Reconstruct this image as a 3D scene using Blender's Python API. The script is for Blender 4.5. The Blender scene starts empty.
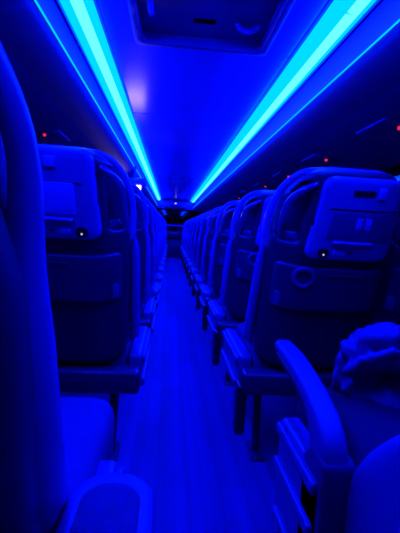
import bpy, bmesh, math, random
from mathutils import Vector, Matrix, noise
from mathutils.geometry import delaunay_2d_cdt
random.seed(4)
scene = bpy.context.scene
C = scene.collection
PI = math.pi

# ------------------------------------------------------------------ materials
def mat(name, col, rough=.5, spec=.5, bump=0, bscale=200, metal=0, coat=0, var=0, vscale=8):
    col = [col[0]*.10, col[1]*.10, col[2]*.66]      # blue of the LED light put into every base colour
    m = bpy.data.materials.new(name); m.use_nodes = True
    nt = m.node_tree; b = nt.nodes['Principled BSDF']
    b.inputs['Base Color'].default_value = (*col, 1)
    b.inputs['Roughness'].default_value = rough
    b.inputs['Metallic'].default_value = metal
    b.inputs['Specular IOR Level'].default_value = spec
    b.inputs['Coat Weight'].default_value = coat
    tc = nt.nodes.new('ShaderNodeTexCoord')
    n = nt.nodes.new('ShaderNodeTexNoise'); n.inputs['Scale'].default_value = vscale
    n.inputs['Detail'].default_value = 4
    nt.links.new(tc.outputs['Object'], n.inputs['Vector'])
    r = nt.nodes.new('ShaderNodeValToRGB')
    v = var if var else .06
    r.color_ramp.elements[0].position = .3; r.color_ramp.elements[1].position = .7
    r.color_ramp.elements[0].color = (*[c*(1-v) for c in col], 1)
    r.color_ramp.elements[1].color = (*[min(1, c*(1+v)) for c in col], 1)
    nt.links.new(n.outputs['Fac'], r.inputs['Fac'])
    nt.links.new(r.outputs['Color'], b.inputs['Base Color'])
    if bump:
        n2 = nt.nodes.new('ShaderNodeTexNoise'); n2.inputs['Scale'].default_value = bscale
        nt.links.new(tc.outputs['Object'], n2.inputs['Vector'])
        bp = nt.nodes.new('ShaderNodeBump'); bp.inputs['Strength'].default_value = bump
        bp.inputs['Distance'].default_value = .002
        nt.links.new(n2.outputs['Fac'], bp.inputs['Height'])
        nt.links.new(bp.outputs['Normal'], b.inputs['Normal'])
    return m

def emit(name, col, s):
    m = bpy.data.materials.new(name); m.use_nodes = True
    nt = m.node_tree
    for n in list(nt.nodes):
        if n.type == 'BSDF_PRINCIPLED': nt.nodes.remove(n)
    e = nt.nodes.new('ShaderNodeEmission')
    e.inputs['Color'].default_value = (*col, 1); e.inputs['Strength'].default_value = s
    nt.links.new(e.outputs[0], nt.nodes['Material Output'].inputs['Surface'])
    return m

M = {}
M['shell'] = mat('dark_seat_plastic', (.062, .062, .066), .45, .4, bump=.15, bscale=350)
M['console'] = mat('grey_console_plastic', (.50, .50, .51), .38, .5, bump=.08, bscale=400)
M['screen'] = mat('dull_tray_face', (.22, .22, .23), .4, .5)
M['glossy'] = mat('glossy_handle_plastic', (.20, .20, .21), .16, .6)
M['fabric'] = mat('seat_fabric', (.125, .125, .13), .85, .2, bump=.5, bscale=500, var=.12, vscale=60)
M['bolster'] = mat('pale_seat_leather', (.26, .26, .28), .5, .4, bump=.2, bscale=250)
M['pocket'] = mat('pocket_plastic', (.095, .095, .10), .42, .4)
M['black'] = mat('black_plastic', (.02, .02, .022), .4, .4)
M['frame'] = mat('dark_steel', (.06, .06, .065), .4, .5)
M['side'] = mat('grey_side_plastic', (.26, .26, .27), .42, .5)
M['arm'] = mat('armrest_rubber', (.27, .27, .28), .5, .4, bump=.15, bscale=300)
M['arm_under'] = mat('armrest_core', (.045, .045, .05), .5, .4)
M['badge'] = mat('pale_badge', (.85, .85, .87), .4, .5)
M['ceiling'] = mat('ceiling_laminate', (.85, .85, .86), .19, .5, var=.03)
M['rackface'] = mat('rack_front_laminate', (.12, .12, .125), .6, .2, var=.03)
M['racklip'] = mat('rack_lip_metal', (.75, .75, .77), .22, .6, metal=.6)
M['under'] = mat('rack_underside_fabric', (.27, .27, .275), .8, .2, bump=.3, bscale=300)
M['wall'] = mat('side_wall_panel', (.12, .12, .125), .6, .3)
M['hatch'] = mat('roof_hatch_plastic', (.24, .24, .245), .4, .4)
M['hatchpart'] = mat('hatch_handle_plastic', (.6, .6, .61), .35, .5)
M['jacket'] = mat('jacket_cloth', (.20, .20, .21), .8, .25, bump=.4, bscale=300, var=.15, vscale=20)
M['cushionshade'] = mat('shaded_cushion_fabric', (.045, .045, .05), .9, .15, bump=.4, bscale=400)  # darker cushion fabric, shade on the nearest right seat put into its colour
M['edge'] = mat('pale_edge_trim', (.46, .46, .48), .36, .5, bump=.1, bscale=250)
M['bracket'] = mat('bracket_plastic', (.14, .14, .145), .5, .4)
M['cushionlit'] = mat('lit_cushion_fabric', (.19, .19, .20), .8, .2, bump=.3, bscale=400)  # lighter cushion fabric, light on the nearest left seat painted in
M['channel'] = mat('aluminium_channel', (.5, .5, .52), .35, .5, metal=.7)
LED = (0.0, 0.0072, 1.0)
M['led'] = emit('led_diffuser_glow', LED, 100)
M['ledcore'] = emit('led_tape_glow', (0.0010, 0.0082, 1.0), 165)
M['ledline'] = emit('edge_light_glow', (0.0, .07, 1.0), 9)
M['red'] = emit('red_indicator', (1.0, .02, .16), .8)
M['white'] = emit('white_lamp_and_glint', (.6, .6, 1.0), .9)  # clock lamp, and the painted glint on the seat knobs
M['picture'] = emit('monitor_picture', (1.0, .62, .62), 4.5)

def floor_mat():
    m = mat('aisle_vinyl', (.3, .3, .3), .42, .4)
    nt = m.node_tree; b = nt.nodes['Principled BSDF']
    tc = nt.nodes.new('ShaderNodeTexCoord'); mp = nt.nodes.new('ShaderNodeMapping')
    mp.inputs['Scale'].default_value = (9, .05, 1)
    nt.links.new(tc.outputs['Object'], mp.inputs['Vector'])
    n = nt.nodes.new('ShaderNodeTexNoise'); n.inputs['Scale'].default_value = 2.2; n.inputs['Detail'].default_value = 6
    nt.links.new(mp.outputs['Vector'], n.inputs['Vector'])
    mp2 = nt.nodes.new('ShaderNodeMapping'); mp2.inputs['Rotation'].default_value = (0, 0, PI/2)
    nt.links.new(tc.outputs['Object'], mp2.inputs['Vector'])
    br = nt.nodes.new('ShaderNodeTexBrick'); br.inputs['Scale'].default_value = 1
    br.inputs['Brick Width'].default_value = .9; br.inputs['Row Height'].default_value = .115
    br.inputs['Mortar Size'].default_value = .0012
    br.inputs['Color1'].default_value = (.018, .015, .140, 1); br.inputs['Color2'].default_value = (.022, .018, .180, 1)  # plank colours also carry the blue of the LED light
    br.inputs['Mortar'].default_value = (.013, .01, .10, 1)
    nt.links.new(mp2.outputs['Vector'], br.inputs['Vector'])
    mx = nt.nodes.new('ShaderNodeMix'); mx.data_type = 'RGBA'; mx.blend_type = 'MULTIPLY'
    mx.inputs['Factor'].default_value = .7
    r = nt.nodes.new('ShaderNodeValToRGB')
    r.color_ramp.elements[0].position = .3; r.color_ramp.elements[0].color = (.55, .55, .55, 1)
    r.color_ramp.elements[1].position = .72; r.color_ramp.elements[1].color = (1.3, 1.3, 1.3, 1)
    nt.links.new(n.outputs['Fac'], r.inputs['Fac'])
    nt.links.new(br.outputs['Color'], mx.inputs['A']); nt.links.new(r.outputs['Color'], mx.inputs['B'])
    nt.links.new(mx.outputs['Result'], b.inputs['Base Color'])
    return m
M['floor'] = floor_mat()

def glass_mat():
    m = bpy.data.materials.new('tinted_night_glass'); m.use_nodes = True
    nt = m.node_tree; b = nt.nodes['Principled BSDF']
    b.inputs['Base Color'].default_value = (.12, .12, .14, 1)
    b.inputs['Roughness'].default_value = .03
    b.inputs['Transmission Weight'].default_value = 1.0
    b.inputs['IOR'].default_value = 1.45
    return m
M['glass'] = glass_mat()

# ------------------------------------------------------------------ mesh helpers
def finish(bm, name, m, parent=None, sharp=40):
    bmesh.ops.remove_doubles(bm, verts=bm.verts, dist=1e-6)
    bmesh.ops.recalc_face_normals(bm, faces=bm.faces)
    me = bpy.data.meshes.new(name); bm.to_mesh(me); bm.free()
    me.polygons.foreach_set('use_smooth', [True]*len(me.polygons))
    me.set_sharp_from_angle(angle=math.radians(sharp))
    me.materials.append(m)
    o = bpy.data.objects.new(name, me); C.objects.link(o)
    if parent: o.parent = parent
    return o

def tag(o, label, cat, group=None):
    o['label'] = label; o['category'] = cat
    if group: o['group'] = group
    return o
def thing(name, label, cat, loc=(0, 0, 0), group=None):
    o = bpy.data.objects.new(name, None); C.objects.link(o); o.location = loc
    o.empty_display_size = .1
    return tag(o, label, cat, group)
def struct(o):
    o['kind'] = 'structure'; return o

def resample(poly, step):
    out = []
    n = len(poly)
    for i in range(n):
        a = Vector(poly[i]); b = Vector(poly[(i+1) % n])
        k = max(1, int(math.ceil((b-a).length/step)))
        for j in range(k): out.append(a.lerp(b, j/k))
    return out
def rounded(pts, radii, seg=6):
    """polygon with rounded corners; pts CCW, radii per corner"""
    out = []; n = len(pts)
    for i in range(n):
        p = Vector(pts[i]); a = Vector(pts[i-1]); b = Vector(pts[(i+1) % n])
        r = radii[i] if isinstance(radii, (list, tuple)) else radii
        if r <= 0: out.append(p); continue
        da = (a-p).normalized(); db = (b-p).normalized()
        ang = da.angle(db); t = r/math.tan(ang/2)
        t = min(t, (a-p).length*.49, (b-p).length*.49); r2 = t*math.tan(ang/2)
        p0 = p+da*t; p1 = p+db*t
        c = p+(da+db).normalized()*(r2/math.sin(ang/2))
        v0 = p0-c; v1 = p1-c
        a0 = math.atan2(v0.y, v0.x); a1 = math.atan2(v1.y, v1.x)
        d = (a1-a0+PI) % (2*PI)-PI
        for k in range(seg+1):
            q = a0+d*k/seg; out.append(c+Vector((math.cos(q), math.sin(q)))*r2)
    return out
def inside(p, poly):
    c = False; j = len(poly)-1; x, y = p
    for i in range(len(poly)):
        xi, yi = poly[i]; xj, yj = poly[j]
        if (yi > y) != (yj > y) and x < (xj-xi)*(y-yi)/(yj-yi+1e-12)+xi: c = not c
        j = i
    return c
def dist(p, polys):
    best = 1e9
    for poly in polys:
        n = len(poly)
        for i in range(n):
            a = poly[i]; b = poly[(i+1) % n]
            dx = b[0]-a[0]; dy = b[1]-a[1]; L = dx*dx+dy*dy
            t = 0 if L == 0 else max(0, min(1, ((p[0]-a[0])*dx+(p[1]-a[1])*dy)/L))
            ex = a[0]+dx*t-p[0]; ey = a[1]+dy*t-p[1]; d = ex*ex+ey*ey
            if d < best: best = d
    return math.sqrt(best)

def plate(outline, T, fmap, holes=(), rb=.005, rf=.005, g=.03, step=.02, puff_b=0, puff_f=0, pw=.05, w0=0, bm=None):
    """solid plate with rounded rims: outline/holes in (u,v), thickness T along w, mapped by fmap(u,v,w)"""
    bm = bm or bmesh.new()
    outl = resample(outline, step); hs = [resample(h, step) for h in holes]
    polys = [outl]+hs
    pts = []; edges = []
    for poly in polys:
        s = len(pts); n = len(poly)
        pts += [Vector(p[:2]) for p in poly]
        edges += [(s+i, s+(i+1) % n) for i in range(n)]
    ds = [0.0]*len(pts)
    def ok(p): return inside(p, outl) and not any(inside(p, h) for h in hs)
    R = max(rb, rf)
    for poly in polys:
        n = len(poly)
        for amt in (.12*R, .4*R, R):
            for i in range(n):
                t = (Vector(poly[(i+1) % n])-Vector(poly[i-1]))
                if t.length < 1e-9: continue
                t.normalize(); nn = Vector((-t.y, t.x))
                for sg in (1, -1):
                    p = Vector(poly[i])+nn*amt*sg
                    if ok(p):
                        d = dist(p, polys)
                        if d > amt*.85: pts.append(p); ds.append(d)
    us = [p[0] for p in outl]; vs = [p[1] for p in outl]
    u = min(us)+g*.5
    while u < max(us):
        v = min(vs)+g*.5
        while v < max(vs):
            p = Vector((u, v))
            if ok(p):
                d = dist(p, polys)
                if d > R*1.2: pts.append(p); ds.append(d)
            v += g
        u += g
    res = delaunay_2d_cdt(pts, edges, [], 0, 1e-6, True)
    V, F, orig = res[0], res[2], res[3]
    dd = [ds[o[0]] if o else dist(V[i], polys) for i, o in enumerate(orig)]
    def rim(d, r): 
        if r <= 0 or d >= r: return 0
        return r-math.sqrt(max(0, r*r-(r-d)**2))
    def pf(d, a): return a*(1-math.exp(-d/pw)) if a else 0
    vb = [bm.verts.new(fmap(V[i].x, V[i].y, w0+rim(dd[i], rb)-pf(dd[i], puff_b))) for i in range(len(V))]
    vf = [bm.verts.new(fmap(V[i].x, V[i].y, w0+T-rim(dd[i], rf)+pf(dd[i], puff_f))) for i in range(len(V))]
    cnt = {}
    for f in F:
        c = sum((V[i] for i in f), Vector((0, 0)))/len(f)
        if not ok(c): continue
        bm.faces.new([vb[i] for i in f]); bm.faces.new([vf[i] for i in reversed(f)])
        for k in range(len(f)):
            e = (f[k], f[(k+1) % len(f)]); key = tuple(sorted(e))
            cnt.setdefault(key, []).append(e)
    for key, l in cnt.items():
        if len(l) == 1:
            a, b = l[0]
            bm.faces.new((vb[b], vb[a], vf[a], vf[b]))
    for v in [v for v in bm.verts if not v.link_faces]: bm.verts.remove(v)
    return bm

def tube(path, rad, seg=10, fm=lambda p: p, bm=None, flat=1.0):
    bm = bm or bmesh.new(); P = [Vector(p) for p in path]; n = len(P)
    rings = []
    up = None
    for i in range(n):
        t = (P[min(i+1, n-1)]-P[max(i-1, 0)]).normalized()
        if up is None:
            up = Vector((0, 0, 1)) if abs(t.z) < .8 else Vector((1, 0, 0))
        a = t.cross(up).normalized(); b = a.cross(t).normalized(); up = b
        r = rad[i] if isinstance(rad, (list, tuple)) else rad
        rings.append([bm.verts.new(fm(P[i]+a*math.cos(2*PI*k/seg)*r+b*math.sin(2*PI*k/seg)*r*flat)) for k in range(seg)])
    for i in range(n-1):
        for k in range(seg):
            bm.faces.new((rings[i][k], rings[i][(k+1) % seg], rings[i+1][(k+1) % seg], rings[i+1][k]))
    bm.faces.new(rings[0]); bm.faces.new(list(reversed(rings[-1])))
    return bm
def spline(pts, n=8):
    P = [Vector(p) for p in pts]; out = []
    for i in range(len(P)-1):
        p0 = P[max(i-1, 0)]; p1 = P[i]; p2 = P[i+1]; p3 = P[min(i+2, len(P)-1)]
        for k in range(n):
            t = k/n
            out.append(.5*((2*p1)+(p2-p0)*t+(2*p0-5*p1+4*p2-p3)*t*t+(3*p1-p0-3*p2+p3)*t**3))
    out.append(P[-1]); return out
def box(x0, x1, y0, y1, z0, z1, bev=.005, fm=lambda p: p, seg=2, bm=None):
    b2 = bmesh.new(); bmesh.ops.create_cube(b2, size=1)
    for v in b2.verts:
        v.co = Vector(((x0+x1)/2+v.co.x*(x1-x0), (y0+y1)/2+v.co.y*(y1-y0), (z0+z1)/2+v.co.z*(z1-z0)))
    if bev: bmesh.ops.bevel(b2, geom=list(b2.edges), offset=bev, segments=seg, affect='EDGES', profile=.5)
    for v in b2.verts: v.co = fm(v.co.copy())
    if bm is None: return b2
    me = bpy.data.meshes.new('tmp'); b2.to_mesh(me); b2.free(); bm.from_mesh(me); bpy.data.meshes.remove(me)
    return bm
def disc(cu, cv, r, w_a, w_b, fm, seg=20, inner=0, bm=None):
    o = [Vector((cu+r*math.cos(2*PI*k/seg), cv+r*math.sin(2*PI*k/seg))) for k in range(seg)]
    h = [[Vector((cu+inner*math.cos(2*PI*k/seg), cv+inner*math.sin(2*PI*k/seg))) for k in range(seg)]] if inner else []
    e = min(.003, (w_b-w_a)*.4)
    return plate(o, w_b-w_a, fm, h, rb=e, rf=0.0005, g=r*.6, step=r*.5, w0=w_a, bm=bm)

# ------------------------------------------------------------------ coach seat
TH = math.radians(17)
HW = .212                       # half width of a seat back
VT = .765                       # length of the back
PIV_Z = .43
PIV_Y = .53*math.tan(TH)
def back_map(u, v, w):
    a = max(0, abs(u)-.08)
    k = 4.6 if u < 0 else 1.6
    w = w+k*a*a+ .35*max(0, v-.60)**2
    return Vector((u, PIV_Y-v*math.sin(TH)+w*math.cos(TH), PIV_Z+v*math.cos(TH)+w*math.sin(TH)))

def make_seat(side, aisle=True, arm='up', cushion_dome=0, depth=.70):
    """side=+1: grab handle on the -x side (right of the aisle); -1: mirrored"""
    def mir(p): return Vector((p.x*side, p.y, p.z))
    bmap = lambda u, v, w: mir(back_map(u, v, w))
    cs = 0 if side > 0 else -.022   # the left-hand seats carry the console nearer the aisle
    cmap = lambda u, v, w: mir(back_map(u+cs, v+(0 if side > 0 else .024), w))
    R_ = side > 0
    hmap = lambda p: Vector((-.222+(p[0]+.222)*(1 if side > 0 else .80), *p[1:]))
    flat = lambda u, v, w: mir(Vector((u, PIV_Y-v*math.sin(TH)+w*math.cos(TH), PIV_Z+v*math.cos(TH)+w*math.sin(TH))))
    root = thing('coach_seat', '', 'seat')
    # shell with the grab opening at its aisle corner
    outl = rounded([(-HW+.012, 0), (HW-.012, 0), (HW, .40), (HW-.022, VT), (-HW+.045, VT), (-HW, .44)], [.03, .03, .5, .065, .13, .5], 9)
    hole = rounded([hmap(p) for p in ((-.196, .512), (-.124, .512), (-.106, .712), (-.138, .722), (-.186, .655))], [.022, .022, .02, .05, .08], 6)
    finish(plate(outl, .05, bmap, [hole], rb=.016, rf=.006, g=.028, step=.016), 'back_shell', M['shell'], root, 60)
    # padded backrest
    o2 = rounded([(-HW+.004, .02), (HW-.004, .02), (HW-.004, .40), (HW-.03, VT-.012), (-HW+.05, VT-.012), (-HW+.002, .42)], [.03, .03, .5, .07, .13, .5], 9)
    finish(plate(o2, .085, bmap, [], rb=.004, rf=.035, g=.035, step=.02, puff_f=.02, w0=.052), 'backrest', M['fabric'], root, 60)
    # pale piping/bolster running up the aisle edge of the back
    pth = [Vector((-HW+.006, v, .066)) for v in (.02, .15, .3, .44)]+[Vector(p) for p in ((-.212, .56, .062), (-.197, .64, .062), (-.172, .70, .062), (-.13, .742, .062), (-.06, .755, .062), (.06, .756, .062), (.15, .752, .062), (.19, .72, .062), (.205, .66, .062))]
    bp_ = spline(pth, 5)
    finish(tube(bp_, [.017-.007*max(0, min(1, (i-12)/8)) for i in range(len(bp_))], 10, lambda p: bmap(p.x, p.y, p.z)), 'edge_bolster', M['edge'], root, 60)
    # grab handle inside the opening
    hp = spline([hmap(p) for p in ((-.186, .515, .012), (-.184, .58, .002), (-.172, .65, -.004), (-.145, .69, -.006), (-.112, .712, .0), (-.092, .722, .012))], 6)
    finish(tube(hp, [.006+.006*math.sin(PI*i/(len(hp)-1)) for i in range(len(hp))], 10, lambda p: bmap(p.x, p.y, p.z)), 'grab_handle', M['glossy'], root, 60)
    ft = rounded([hmap(p) for p in ((-.176, .513), (-.120, .513), (-.124, .545), (-.165, .540))], .01, 4)
    finish(plate(ft, .018, bmap, [], rb=.006, rf=.002, g=.02, step=.01, w0=.022), 'handle_foot', M['glossy'], root, 60)
    # console with tray face, socket, knob
    co = rounded([(-.108, .468), (.192, .468), (.182, .748), (-.082, .748)], [.03, .034, .04, .04], 7)
    con = finish(plate(co, .032, cmap, [], rb=.012, rf=.001, g=.03, step=.016, w0=-.026), 'console', M['console'], root, 60)
    fc = rounded([(-.052, .546), (.176, .546), (.171, .642), (-.040, .642)] if R_ else [(-.034, .550), (.17, .550), (.17, .648), (-.030, .648)], .008, 4)
    finish(plate(fc, .006, cmap, [], rb=.002, rf=.0005, g=.04, step=.02, w0=-.030), 'tray_face', M['screen'] if R_ else M['badge'], con, 60)
    finish(plate(rounded([(-.055, .645), (.178, .645), (.178, .650), (-.055, .650)], .001, 1), .003, cmap, w0=-.0275, rb=.0005, rf=.0005, step=.03), 'groove', M['black'], con)
    finish(plate(rounded([(-.03, .531), (.115, .531), (.110, .541), (-.026, .541)], .003, 2), .016, cmap, w0=-.040, rb=.004, rf=.0005, step=.02), 'ledge', M['console'], con)
    if R_:
        finish(plate(rounded([(.012, .693), (.085, .693), (.085, .712), (.012, .712)], .004, 3), .004, cmap, w0=-.0285, rb=.001, rf=.0005, step=.02), 'socket', M['black'], con)
        finish(plate(rounded([(.093, .686), (.122, .686), (.122, .722), (.093, .722)], .005, 3), .008, cmap, w0=-.033, rb=.003, rf=.0005, step=.02), 'switch', M['badge'], con)
        bb = bmesh.new()
        for k in (0, 1):
            u0 = .040+k*.030
            plate(rounded([(u0, .583), (u0+.022, .583), (u0+.022, .622), (u0, .622)], .004, 3), .002, cmap, w0=-.0315, rb=.0005, rf=.0005, step=.02, bm=bb)
        finish(bb, 'badge', M['badge'], con)
    else:
        finish(plate(rounded([(.022, .690), (.055, .690), (.055, .722), (.022, .722)], .005, 3), .008, cmap, w0=-.033, rb=.003, rf=.0005, step=.02), 'coat_hook', M['badge'], con)
    kn = finish(disc(-.050, .497, .019, -.034, -.024, cmap), 'jack_socket', M['black'], con)
    finish(disc(-.050, .493, .0034, -.037, -.033, cmap, 10), 'knob_glint', M['white'], kn)  # glowing dot standing in for the glint on the knob
    finish(plate(rounded([(-.015, .490), (.024, .490), (.024, .506), (-.015, .506)], .003, 3), .004, cmap, w0=-.029, rb=.001, rf=.0005, step=.02), 'button', M['badge'], con)
    finish(disc(.042, .500, .006, -.032, -.024, cmap, 12), 'button', M['black'], con)
    # literature pocket with cup ring
    po = rounded([(-.186, .262), (.196, .262), (.196, .435), (-.186, .435)], [.014, .014, .02, .02], 4)
    pk = finish(plate(po, .022, bmap, [], rb=.009, rf=.001, g=.035, step=.02, w0=-.016), 'tray_table', M['pocket'], root, 60)
    if R_: finish(disc(-.095, .398, .040, -.024, -.012, bmap, 24, inner=.027), 'cup_ring', M['side'], pk, 60)
    finish(plate(rounded([(-.02, .405), (.12, .405), (.12, .412), (-.02, .412)], .002, 2), .006, bmap, w0=-.020, rb=.002, rf=.0005, step=.02), 'pull_lip', M['pocket'], pk)
    finish(plate(rounded([(-.178, .268), (-.158, .268), (-.158, .325), (-.178, .325)], .004, 3), .008, bmap, w0=-.020, rb=.003, rf=.0005, step=.02), 'latch', M['side'], pk)
    # base beam under the back
    finish(box(-.262 if aisle else -.215, .215, .135, .225, .325, .415, .018, mir, 3), 'base_beam', M['frame'], root, 50)
    # seat cushion
    so = rounded([(-.205, .215), (.205, .215), (.205, depth), (-.205, depth)], [.02, .02, .06, .06], 6)
    cm = lambda u, v, w: mir(Vector((u-(.022 if arm == 'short' else 0), v, .345+w+.04*(v-.2))))
    finish(plate(so, .12, cm, [], rb=.01, rf=.04, g=.04, step=.025, puff_f=.018+cushion_dome), 'seat_cushion', {'short': M['cushionlit'], 'long': M['cushionshade']}.get(arm, M['fabric']), root, 60)
    # legs
    for lx in (-.15, .15):
        lg = tube([Vector((lx, .30, .0)), Vector((lx, .33, .34))], .017, 10, mir)
        box(lx-.03, lx+.03, .23, .37, 0, .012, .004, mir, 1, lg)
        finish(lg, 'leg', M['frame'], root)
    if aisle:
        # moulded side panel with two slanting ribs
        b0 = .10 if arm == 'long' else .285
        sp = rounded([(.22, b0+.02), (.62, b0), (.68, b0+.09), (.67, .455), (.22, .455)], [.03, .05, .06, .025, .02], 5)
        sx = {'long': .11, 'short': -.10}.get(arm, 0)
        def sy(u): return .50+(u-.22)*.64 if arm == 'long' else u+(sx if u > .5 else 0)
        sm = lambda u, v, w: mir(Vector((-.262+w, sy(u), v)))
        pn = finish(plate(sp, .05, sm, [], rb=.016, rf=.004, g=.05, step=.025), 'side_panel', M['side'], root, 60)
        for zz, ya, yb in ((.445, .24, .655), (.345, .25, .66), (.215, .27, .625))[:3 if arm == 'long' else 2]:
            rb_ = plate(rounded([(ya, zz-.03), (yb, zz-.03), (yb, zz), (ya, zz)], .01, 3), .02, lambda u, v, w: mir(Vector((-.276+w, sy(u), v))), [], rb=.008, rf=.002, g=.05, step=.03)
            finish(rb_, 'ledge', M['side'], pn)
        # footrest lever hanging at the aisle end of the beam
        hv = rounded([(.15, .15), (.21, .15), (.222, .36), (.14, .36)], [.028, .028, .01, .01], 5)
        if side > 0: finish(plate(hv, .04, lambda u, v, w: mir(Vector((-.275+w, u, v))), [], rb=.012, rf=.012, g=.03, step=.02), 'footrest_lever', M['black'], root, 60)
        make_arm(root, side, arm)
        if arm == 'long':
            wp = spline([(.30, .70), (.39, .625), (.475, .535), (.53, .44), (.545, .34), (.54, .26)], 6)
            wp = [Vector(p) for p in reversed(wp)]+[Vector((.22, .70)), Vector((.22, .26))]
            finish(plate(wp, .17, lambda u, v, w: mir(Vector((-.206+w, u, v))), [], rb=.035, rf=.035, g=.03, step=.02), 'seat_wing', M['bolster'], root, 70)
    return root

def make_arm(root, side, arm):
    def mir(p): return Vector((p.x*side, p.y, p.z))
    if arm == 'up':       # folded up beside the backrest
        pts = spline([(.04, .10), (.25, .085), (.40, .077), (.47, .077)], 6)
        fm = lambda p: mir(back_map(-HW+.02, p.y, 0)+Vector((-.030+p.x, p.z*math.cos(TH)-.02, p.z*math.sin(TH))))
        b = tube([Vector((0, p.x, p.y)) for p in pts], [max(.004, .022*(1-(i/(len(pts)-1))**4)) for i in range(len(pts))], 10, fm)
        finish(b, 'armrest', M['edge'], root, 60)
    else:
        w = .056; xc = -.232 if arm == 'long' else -.290
        if arm == 'short':
            am = lambda u, v, ww: mir(Vector((xc+u, v, .53+ww+.03*(v-.1))))
            po = rounded([(-.055, .10), (.068, .10), (.068, .335), (-.055, .335)], [.02, .02, .058, .058], 8)
            a = finish(plate(po, .046, am, [], rb=.012, rf=.018, g=.025, step=.015), 'armrest', M['arm'], root, 60)
            pi_ = rounded([(-.034, .12), (.046, .12), (.046, .300), (-.034, .300)], [.01, .01, .036, .036], 8)
            finish(plate(pi_, .006, lambda u, v, ww: am(u, v, ww+.0425), [], rb=.001, rf=.003, g=.025, step=.015), 'pad', M['fabric'], a, 60)
            pb = rounded([(.16, .12), (.30, .12), (.31, .535), (.15, .535)], [.01, .01, .02, .02], 4)
            finish(plate(pb, .052, lambda u, v, ww: mir(Vector((xc-.012+ww, u, v))), [], rb=.008, rf=.004, g=.03, step=.02), 'armrest_bracket', M['frame'], root, 60)
            return
        oy = .115
        top = [(.385+oy, .49), (.40+oy, .535), (.45+oy, .574), (.56+oy, .608), (.68+oy, .628), (.80+oy, .632)]
        bot = [(.795+oy, .602), (.68+oy, .594), (.57+oy, .572), (.50+oy, .538), (.475+oy, .49), (.47+oy, .46)]
        prof_t = spline(top, 6); prof_b = spline(bot, 6)
        outl = [Vector(p) for p in prof_t]+[Vector(p) for p in prof_b]
        outl = list(reversed(outl))
        fm = lambda u, v, ww: mir(Vector((xc-w/2+ww, u, v)))
        a = finish(plate(outl, w, fm, [], rb=.012, rf=.012, g=.02, step=.018), 'armrest', M['arm'], root, 60)
        # dark core strip under the pad and its pivot box
        lo = [Vector((p.x, p.y-.004)) for p in reversed(prof_b)]+[Vector((p.x, p.y-.022)) for p in prof_b]
        lo = list(lo)
        finish(plate(lo, w-.012, lambda u, v, ww: mir(Vector((xc-w/2+.006+ww, u, v))), [], rb=.004, rf=.004, g=.02, step=.02), 'pad_core', M['arm_under'], a, 60)
        ox = .37
        pb = rounded([(ox+.12, .12), (ox+.235, .12), (ox+.235, .46), (ox+.20, .50), (ox+.125, .50)], [.01, .01, .02, .02, .02], 4)
        finish(plate(pb, .07, lambda u, v, ww: mir(Vector((xc-.03+ww, u, v))), [], rb=.008, rf=.004, g=.03, step=.02), 'armrest_bracket', M['bracket'], root, 60)

def copy_tree(o, parent=None):
    c = o.copy(); C.objects.link(c)
    if parent: c.parent = parent
    for ch in list(o.children): copy_tree(ch, c)
    return c

CX = .105                        # centre line of the coach
GR, GL, GRW, GLW = ('seats along the right of the aisle', 'seats along the left of the aisle', 'seats by the right windows', 'seats by the left windows')
ORD = ['nearest', 'second', 'third', 'fourth', 'fifth', 'sixth', 'seventh', 'eighth', 'ninth', 'tenth', 'eleventh', 'twelfth', 'thirteenth', 'fourteenth', 'fifteenth']
PITCH = .78
XR = .352+HW; XL = -.136-HW
YR = 1.27; YL = 1.25
XRW = XR+2*HW+.012; XLW = XL-2*HW-.012

protoR = make_seat(1); protoL = make_seat(-1)
winR = make_seat(1, False); winL = make_seat(-1, False)
nearR = make_seat(1, True, 'long', .03, .88); nearL = make_seat(-1, True, 'short', 0, .80)
def put(proto, used, x, y, label, group):
    o = proto if not used else copy_tree(proto)
    o.location = (x, y, 0); o['label'] = label; o['group'] = group
    return o
put(nearR, False, XR+.026, .21, 'coach seat at lower right corner with its armrest lowered and jacket on cushion', GR)
put(nearL, False, XL+.002, .225, 'tall dark seat back cut by left edge, closest to the viewer', GL)
NR = 13; NL = 14
for k in range(NR):
    lab = ('large dark seat back right of the aisle, with console, cup ring and grab handle' if k == 0 else
           f'seat right of the aisle, {ORD[k]} counting forward from the large cup-ring one' if k < NR-1 else
           'foremost seat right of the aisle, smallest at the far end')
    put(protoR, k > 0, XR, YR+k*PITCH, lab, GR)
for k in range(NL):
    lab = ('large dark seat back left of the aisle, its console showing a pale square tray' if k == 0 else
           f'seat left of the aisle, {ORD[k]} counting forward from the large square-tray one' if k < NL-1 else
           'foremost seat left of the aisle, smallest at the far end')
    put(protoL, k > 0, XL, YL+k*PITCH, lab, GL)
NW = 4
for k in range(NW):
    put(winR, k > 0, XRW, YR+k*PITCH, f'window seat at right, {ORD[k]} beside the right-hand aisle seats', GRW)
for k in range(NW):
    put(winL, k > 0, XLW, YL+k*PITCH, f'window seat at left, {ORD[k]} beside the left-hand aisle seats', GLW)

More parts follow.
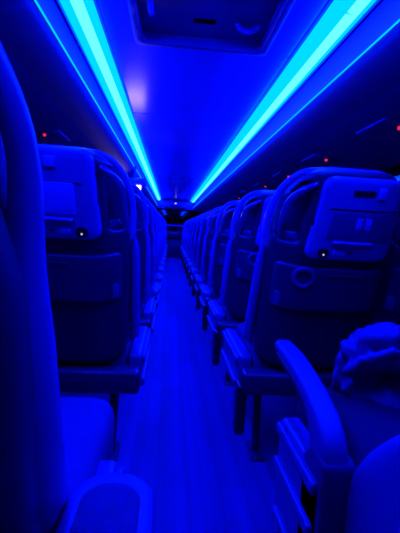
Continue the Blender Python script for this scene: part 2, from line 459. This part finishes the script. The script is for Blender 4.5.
# ------------------------------------------------------------------ setting
Y0, Y1 = -1.9, 12.9
WALL = 1.2
H_CEIL = .95+.87
def quadbox(name, x0, x1, y0, y1, z0, z1, m, bev=0): return struct(finish(box(x0, x1, y0, y1, z0, z1, bev), name, m))
quadbox('floor', CX-WALL-.06, CX+WALL+.06, Y0, Y1+.06, -.06, 0, M['floor'])
quadbox('wall_rear', CX-WALL-.06, CX+WALL+.06, Y0-.06, Y0, -.06, 2.3, M['wall'])
for nm, sg in (('wall_left', -1), ('wall_right', 1)):
    bm = bmesh.new()
    xa, xb = sorted((CX+sg*WALL, CX+sg*(WALL+.06)))
    box(xa, xb, Y0, Y1, 0, .78, 0, bm=bm)
    box(xa, xb, Y0, Y1, 1.40, 2.3, 0, bm=bm)
    for k in range(9):
        y = Y0+(Y1-Y0)*k/8
        box(xa, xb, max(Y0, y-.05), min(Y1, y+.05), .78, 1.40, 0, bm=bm)
    struct(finish(bm, nm, M['wall']))
    for k in range(8):
        ya = Y0+(Y1-Y0)*k/8+.05; yb = Y0+(Y1-Y0)*(k+1)/8-.05
        xm = CX+sg*(WALL+.03)
        w = quadbox('window_%d' % (k+1+(8 if sg > 0 else 0)), xm-.004, xm+.004, ya, yb, .78, 1.40, M['glass'])
# ceiling: laminate panels between the light strips with seams, outer part above the racks
bm = bmesh.new()
SE = .455                        # inner edge of the strips
ys = [Y0, 1.50-.005, 3.06, 4.62, 6.18, 7.74, 9.30, 10.86, Y1]
HX0, HX1, HY0, HY1 = CX-.33, CX+.33, 1.28, 2.04
def cbox(x0, x1, y0, y1): box(x0, x1, y0, y1, H_CEIL+.04, H_CEIL+.07, .0015, seg=1, bm=bm)
cbox(CX-SE, CX+SE, Y0, HY0); cbox(CX-SE, HX0, HY0, HY1); cbox(HX1, CX+SE, HY0, HY1)
cb = [HY1, 3.25, 4.62, 6.18, 7.74, 9.30, 10.86, Y1]
for a, b in zip(cb, cb[1:]): cbox(CX-SE, CX+SE, a+.009, b-.009)
struct(finish(bm, 'ceiling', M['ceiling']))
quadbox('trim_2', CX-WALL-.06, CX+WALL+.06, Y0, Y1, 2.24, 2.30, M['wall'])

# roof hatch
ht = thing('roof_hatch', 'dark recessed roof hatch in the ceiling above the aisle', 'hatch', (CX, 1.66, H_CEIL+.04))
hl = lambda p: p
fr = rounded([(-.33, -.38), (.33, -.38), (.33, .38), (-.33, .38)], .03, 4)
fi = rounded([(-.295, -.345), (.295, -.345), (.295, .345), (-.295, .345)], .03, 4)
finish(plate(fr, .03, lambda u, v, w: Vector((u, v, w-.012)), [fi], rb=.008, rf=.002, g=.05, step=.04), 'hatch_frame', M['hatch'], ht, 60)
finish(plate(resample(fi, .05), .02, lambda u, v, w: Vector((u, v, w+.035)), [], rb=.004, rf=.002, g=.08, step=.05), 'hatch_lid', M['hatch'], ht, 60)
bm = bmesh.new()
for a in ((-.31, -.29, -.36, .36), (.29, .31, -.36, .36), (-.31, .31, -.36, -.34), (-.31, .31, .34, .36)):
    box(a[0], a[1], a[2], a[3], .012, .075, .002, bm=bm)
finish(bm, 'hatch_well', M['hatch'], ht)
for hx, hy, rot in ((-.24, .06, 0), (.20, .19, 1)):
    b = tube(spline([(hx-.045, hy, .06), (hx-.045, hy, .03), (hx, hy+.01, .015), (hx+.045, hy, .03), (hx+.045, hy, .06)] if rot else
                    [(hx, hy-.09, .06), (hx, hy-.09, .025), (hx, hy, .010), (hx, hy+.09, .025), (hx, hy+.09, .06)], 5), .014, 8)
    box(hx-.03, hx+.03, hy-.03, hy+.03, .045, .062, .004, bm=b)
    finish(b, 'hatch_handle', M['hatchpart'], ht)
finish(box(-.06, .06, .16, .22, .035, .062, .008), 'vent_grille', M['hatchpart'], ht)

# LED strips and luggage racks, one pair per side
def extrude_profile(prof, y0, y1, sg, bm=None, ny=1):
    """prof: list of (half_x, z) as a closed polygon"""
    bm = bm or bmesh.new()
    rings = []
    for k in range(ny+1):
        y = y0+(y1-y0)*k/ny
        rings.append([bm.verts.new((CX+sg*p[0], y, p[1])) for p in prof])
    n = len(prof)
    for a, b in zip(rings, rings[1:]):
        for i in range(n): bm.faces.new((a[i], a[(i+1) % n], b[(i+1) % n], b[i]))
    bm.faces.new(rings[0]); bm.faces.new(list(reversed(rings[-1])))
    return bm
for sg, sd in ((-1, 'left'), (1, 'right')):
    lt = thing('strip_light', f'long glowing cyan-blue light strip along the {sd} of the ceiling', 'light', (0, 0, 0), 'ceiling light strips')
    def P(o): return o
    zc = H_CEIL
    ch = [(.457, zc+.034), (.457, zc+.039), (.59, zc+.039), (.59, zc-.03), (.584, zc-.03), (.584, zc+.034)]
    finish(extrude_profile(ch, .27, Y1-.56, sg), 'channel', M['channel'], lt, 30)
    seg = [.28, 1.50, 3.06, 4.62, 6.18, 7.74, 9.30, 10.86, Y1-.58]
    for a, b in zip(seg, seg[1:]):
        dome = [(.468, zc+.030), (.466, zc+.014)]+[(.468+(.580-.468)*i/8, zc-.004-.018*(i/8)-.010*math.sin(PI*i/8)) for i in range(9)]
        top = [(.580, zc+.030)]
        d = finish(extrude_profile(dome+top, a+.005, b-.005, sg), 'diffuser', M['led'], lt, 30)
        cc = .515 if sg < 0 else .535
        core = [(cc+.024*math.cos(2*PI*i/14), zc-.004-.158*(cc-.466)-.006+.009*math.sin(2*PI*i/14)-.158*.030*math.cos(2*PI*i/14)) for i in range(14)]
        finish(extrude_profile(core, a+.006, b-.006, sg), 'led_tape', M['ledcore'], d, 60)
    rk = thing('luggage_rack', f'overhead luggage rack running along the {sd} side windows', 'luggage rack', (0, 0, 0), 'overhead luggage racks')
    z = .95
    face = spline([(.592, z+.855), (.602, z+.80), (.592, z+.74), (.566, z+.69)], 5)
    face = [(p[0], p[1]) for p in face]
    back = [(p[0]+.02, p[1]+.003) for p in reversed(face)]
    finish(extrude_profile(face+back, Y0, Y1-.56, sg), 'front_panel', M['rackface'], rk, 50)
    lip = [(.562+.0035*math.cos(2*PI*i/12), z+.678+.0035*math.sin(2*PI*i/12)) for i in range(12)]
    finish(extrude_profile(lip, Y0, Y1-.56, sg), 'edge_light', M['ledline'], rk, 60)
    low = spline([(.566, z+.670), (.572, z+.630), (.61, z+.590), (.68, z+.555)], 5)
    low = [(p[0], p[1]) for p in low]
    finish(extrude_profile(low+[(p[0]+.012, p[1]+.014) for p in reversed(low)], Y0, Y1-.56, sg), 'lower_lip', M['rackface'], rk, 50)
    un = [(.68, z+.555), (.80, z+.515), (1.0, z+.49), (WALL-.001, z+.455), (WALL-.001, z+.475), (1.0, z+.51), (.80, z+.535), (.68, z+.575)]
    finish(extrude_profile(un, Y0, Y1-.56, sg), 'underside', M['under'], rk, 50)
    # filler above the rack up to the roof
    # service panels with red lamps
    first = None
    n = 6 if sg > 0 else 5
    for k in range(n):
        y = (1.76 if sg > 0 else 1.66)+k*.80
        if first is None:
            sv = thing('service_panel', '', 'overhead panel')
            zz = z+.503
            sv.rotation_euler.y = sg*.13
            finish(box(-.09, .09, -.13, .13, -.0035, .010, .0015), 'housing', M['under'], sv)
            l = tube([Vector((.045*sg*-1, .05, -.006)), Vector((.045*sg*-1, .05, -.004))], .022, 14); finish(l, 'reading_lamp', M['under'], sv)
            l = tube([Vector((.045*sg*-1, -.05, -.006)), Vector((.045*sg*-1, -.05, -.004))], .022, 14); finish(l, 'reading_lamp', M['under'], sv)
            l = tube([Vector((0, -.10, -.017)), Vector((0, -.10, -.004))], .0085, 10); finish(l, 'red_lamp', M['red'], sv)
            first = sv; o = sv
        else: o = copy_tree(first)
        o.location = (CX+sg*.865, y, zz)
        o['label'] = f'small overhead panel with a red lamp, {ORD[k]} under the {sd} luggage rack'
        o['group'] = f'service panels under the {sd} rack'

# drop-down monitor under the left rack
mn = thing('drop_down_monitor', 'small lit monitor hanging under the left luggage rack, pinkish picture', 'monitor', (-.455, 4.52, 1.345))
finish(box(-.14, .10, -.02, .03, -.10, .075, .006), 'bezel', M['black'], mn)
finish(box(-.13, .09, -.024, -.019, -.09, .068, 0), 'picture', M['picture'], mn)
finish(box(-.17, .15, -.03, .16, .075, .150, .012), 'housing', M['ceiling'], mn)
finish(tube([Vector((0, .06, .07)), Vector((0, .06, .30))], .02, 10), 'stalk', M['channel'], mn)

# front end of the coach
quadbox('wall_front', CX-WALL, CX+WALL, Y1, Y1+.06, 1.62, 2.3, M['wall'])
bm = bmesh.new(); box(CX-WALL, CX+WALL, Y1, Y1+.06, 0, .75, 0, bm=bm)
struct(finish(bm, 'trim_1', M['wall']))
quadbox('window_17', CX-WALL, CX+WALL, Y1+.02, Y1+.03, .75, 1.62, M['glass'])
ds = thing('dashboard', 'dark dashboard below the windscreen at the far front end', 'dashboard', (CX, 12.45, 0))
finish(box(-1.15, 1.15, -.12, .40, .62, .86, .05), 'top', M['black'], ds)
finish(box(-1.15, 1.15, .05, .40, .0, .64, .02), 'body', M['frame'], ds)
hd = thing('header_console', 'dark overhead console at the far end of the aisle with a white light', 'console', (CX, 12.5, 1.6))
finish(box(-.62, .62, -.1, .38, -.05, .21, .03), 'housing', M['hatch'], hd)
finish(box(-.33, .33, -.115, -.095, -.03, .08, .006), 'display', M['black'], hd)
finish(box(-.03, .03, -.118, -.098, .115, .155, .004), 'clock_light', M['white'], hd)
st = thing('driver_partition', 'low dark partition at the front end of the aisle', 'partition', (CX, 12.1, 0))
finish(box(-.98, -.24, -.03, .03, 0, 1.06, .015), 'left_panel', M['wall'], st)
finish(box(.24, .98, -.03, .03, 0, 1.06, .015), 'right_panel', M['wall'], st)
finish(tube([Vector((-.24, 0, 1.03)), Vector((.24, 0, 1.03))], .02, 8), 'rail', M['channel'], st)

# crumpled jacket on the nearest right-hand seat
def jacket():
    """heaped cloth: a lumpy body with thick rolled folds round an open neck"""
    bm = bmesh.new(); bmesh.ops.create_icosphere(bm, subdivisions=6, radius=1)
    fw = Vector((.55, .80, -.22)).normalized(); rt = fw.cross(Vector((0, 0, 1))).normalized(); up = rt.cross(fw)
    def L(*pts): return [((x-370)/38, (368-y)/43) for x, y in pts]
    feats = [(L((338, 402), (341, 366), (352, 347), (375, 339), (404, 337)), .20, .17),
             (L((350, 372), (362, 358), (376, 352), (392, 354), (404, 364)), .26, .11),
             (L((349, 384), (358, 398), (372, 405), (388, 408), (402, 404)), .55, .11),
             (L((345, 352), (350, 374)), .14, .09), (L((380, 340), (392, 354)), .12, .09),
             
             (L((346, 366), (346, 392)), -.16, .08), (L((360, 349), (378, 346), (395, 346)), -.14, .06)]
    HO = L((360, 384), (374, 377), (392, 376))
    def seg(p, a, b):
        a = Vector(a); b = Vector(b); t = max(0, min(1, (p-a).dot(b-a)/(b-a).length_squared)); return (a+(b-a)*t-p).length
    for v in bm.verts:
        d = v.co.normalized(); q = d*1.5+Vector((3.1, 1.7, .4))
        r = .92+.10*(1-2*abs(noise.noise(q*1.6+noise.noise_vector(q)*.6)))+.05*(1-2*abs(noise.noise(q*3.6+noise.noise_vector(q*1.7)*.8)))
        p2 = Vector((d.dot(rt), d.dot(up))); front = max(0, min(1, -d.dot(fw)*2+.5))
        for pl, amp, sg in feats:
            m = min(seg(p2, pl[i], pl[i+1]) for i in range(len(pl)-1))
            r += front*amp*math.exp(-(m/sg)**2)
        cv = min(seg(p2, *e) for e in zip(HO, HO[1:]))
        if d.dot(fw) < .2: r *= 1-.93*math.exp(-(cv/.27)**4)
        p = d*max(.06, r)
        v.co = Vector((p.x*.115, p.y*.11, max(p.z*.125, -.118)))
    return finish(bm, 'jacket', M['jacket'], None, 80)
jk = jacket(); jk.location = (.620, 1.0, .585); jk.scale = (1.08, 1.08, 1.08)
tag(jk, 'crumpled dark jacket bundled on the cushion of the nearest right-hand seat', 'jacket')

# ------------------------------------------------------------------ world, camera
w = bpy.data.worlds.new('night'); scene.world = w; w.use_nodes = True
w.node_tree.nodes['Background'].inputs['Color'].default_value = (.004, .006, .02, 1)
w.node_tree.nodes['Background'].inputs['Strength'].default_value = .2
f = 385.0
a = Vector((171-200, 266.5-228, -f)).normalized()
roll = math.radians(3.0)
u = Vector((math.sin(roll), math.cos(roll), 0)); u = (u-a*u.dot(a)).normalized()
r = a.cross(u)
Rwc = Matrix((r, a, u))          # rows: world axes in camera coordinates -> camera-to-world
cd = bpy.data.cameras.new('camera'); cam = bpy.data.objects.new('camera', cd); C.objects.link(cam)
cd.sensor_width = 36; cd.sensor_fit = 'AUTO'; cd.lens = 36*f/533; cd.clip_start = .02
cam.matrix_world = Matrix.Translation((0, 0, .95)) @ Rwc.to_4x4()
scene.camera = cam
vs = scene.view_settings
vs.view_transform = 'Standard'; vs.look = 'None'; vs.gamma = 1; vs.use_curve_mapping = False
vs.exposure = 0
scene.cycles.use_denoising = True
scene.cycles.max_bounces = 6
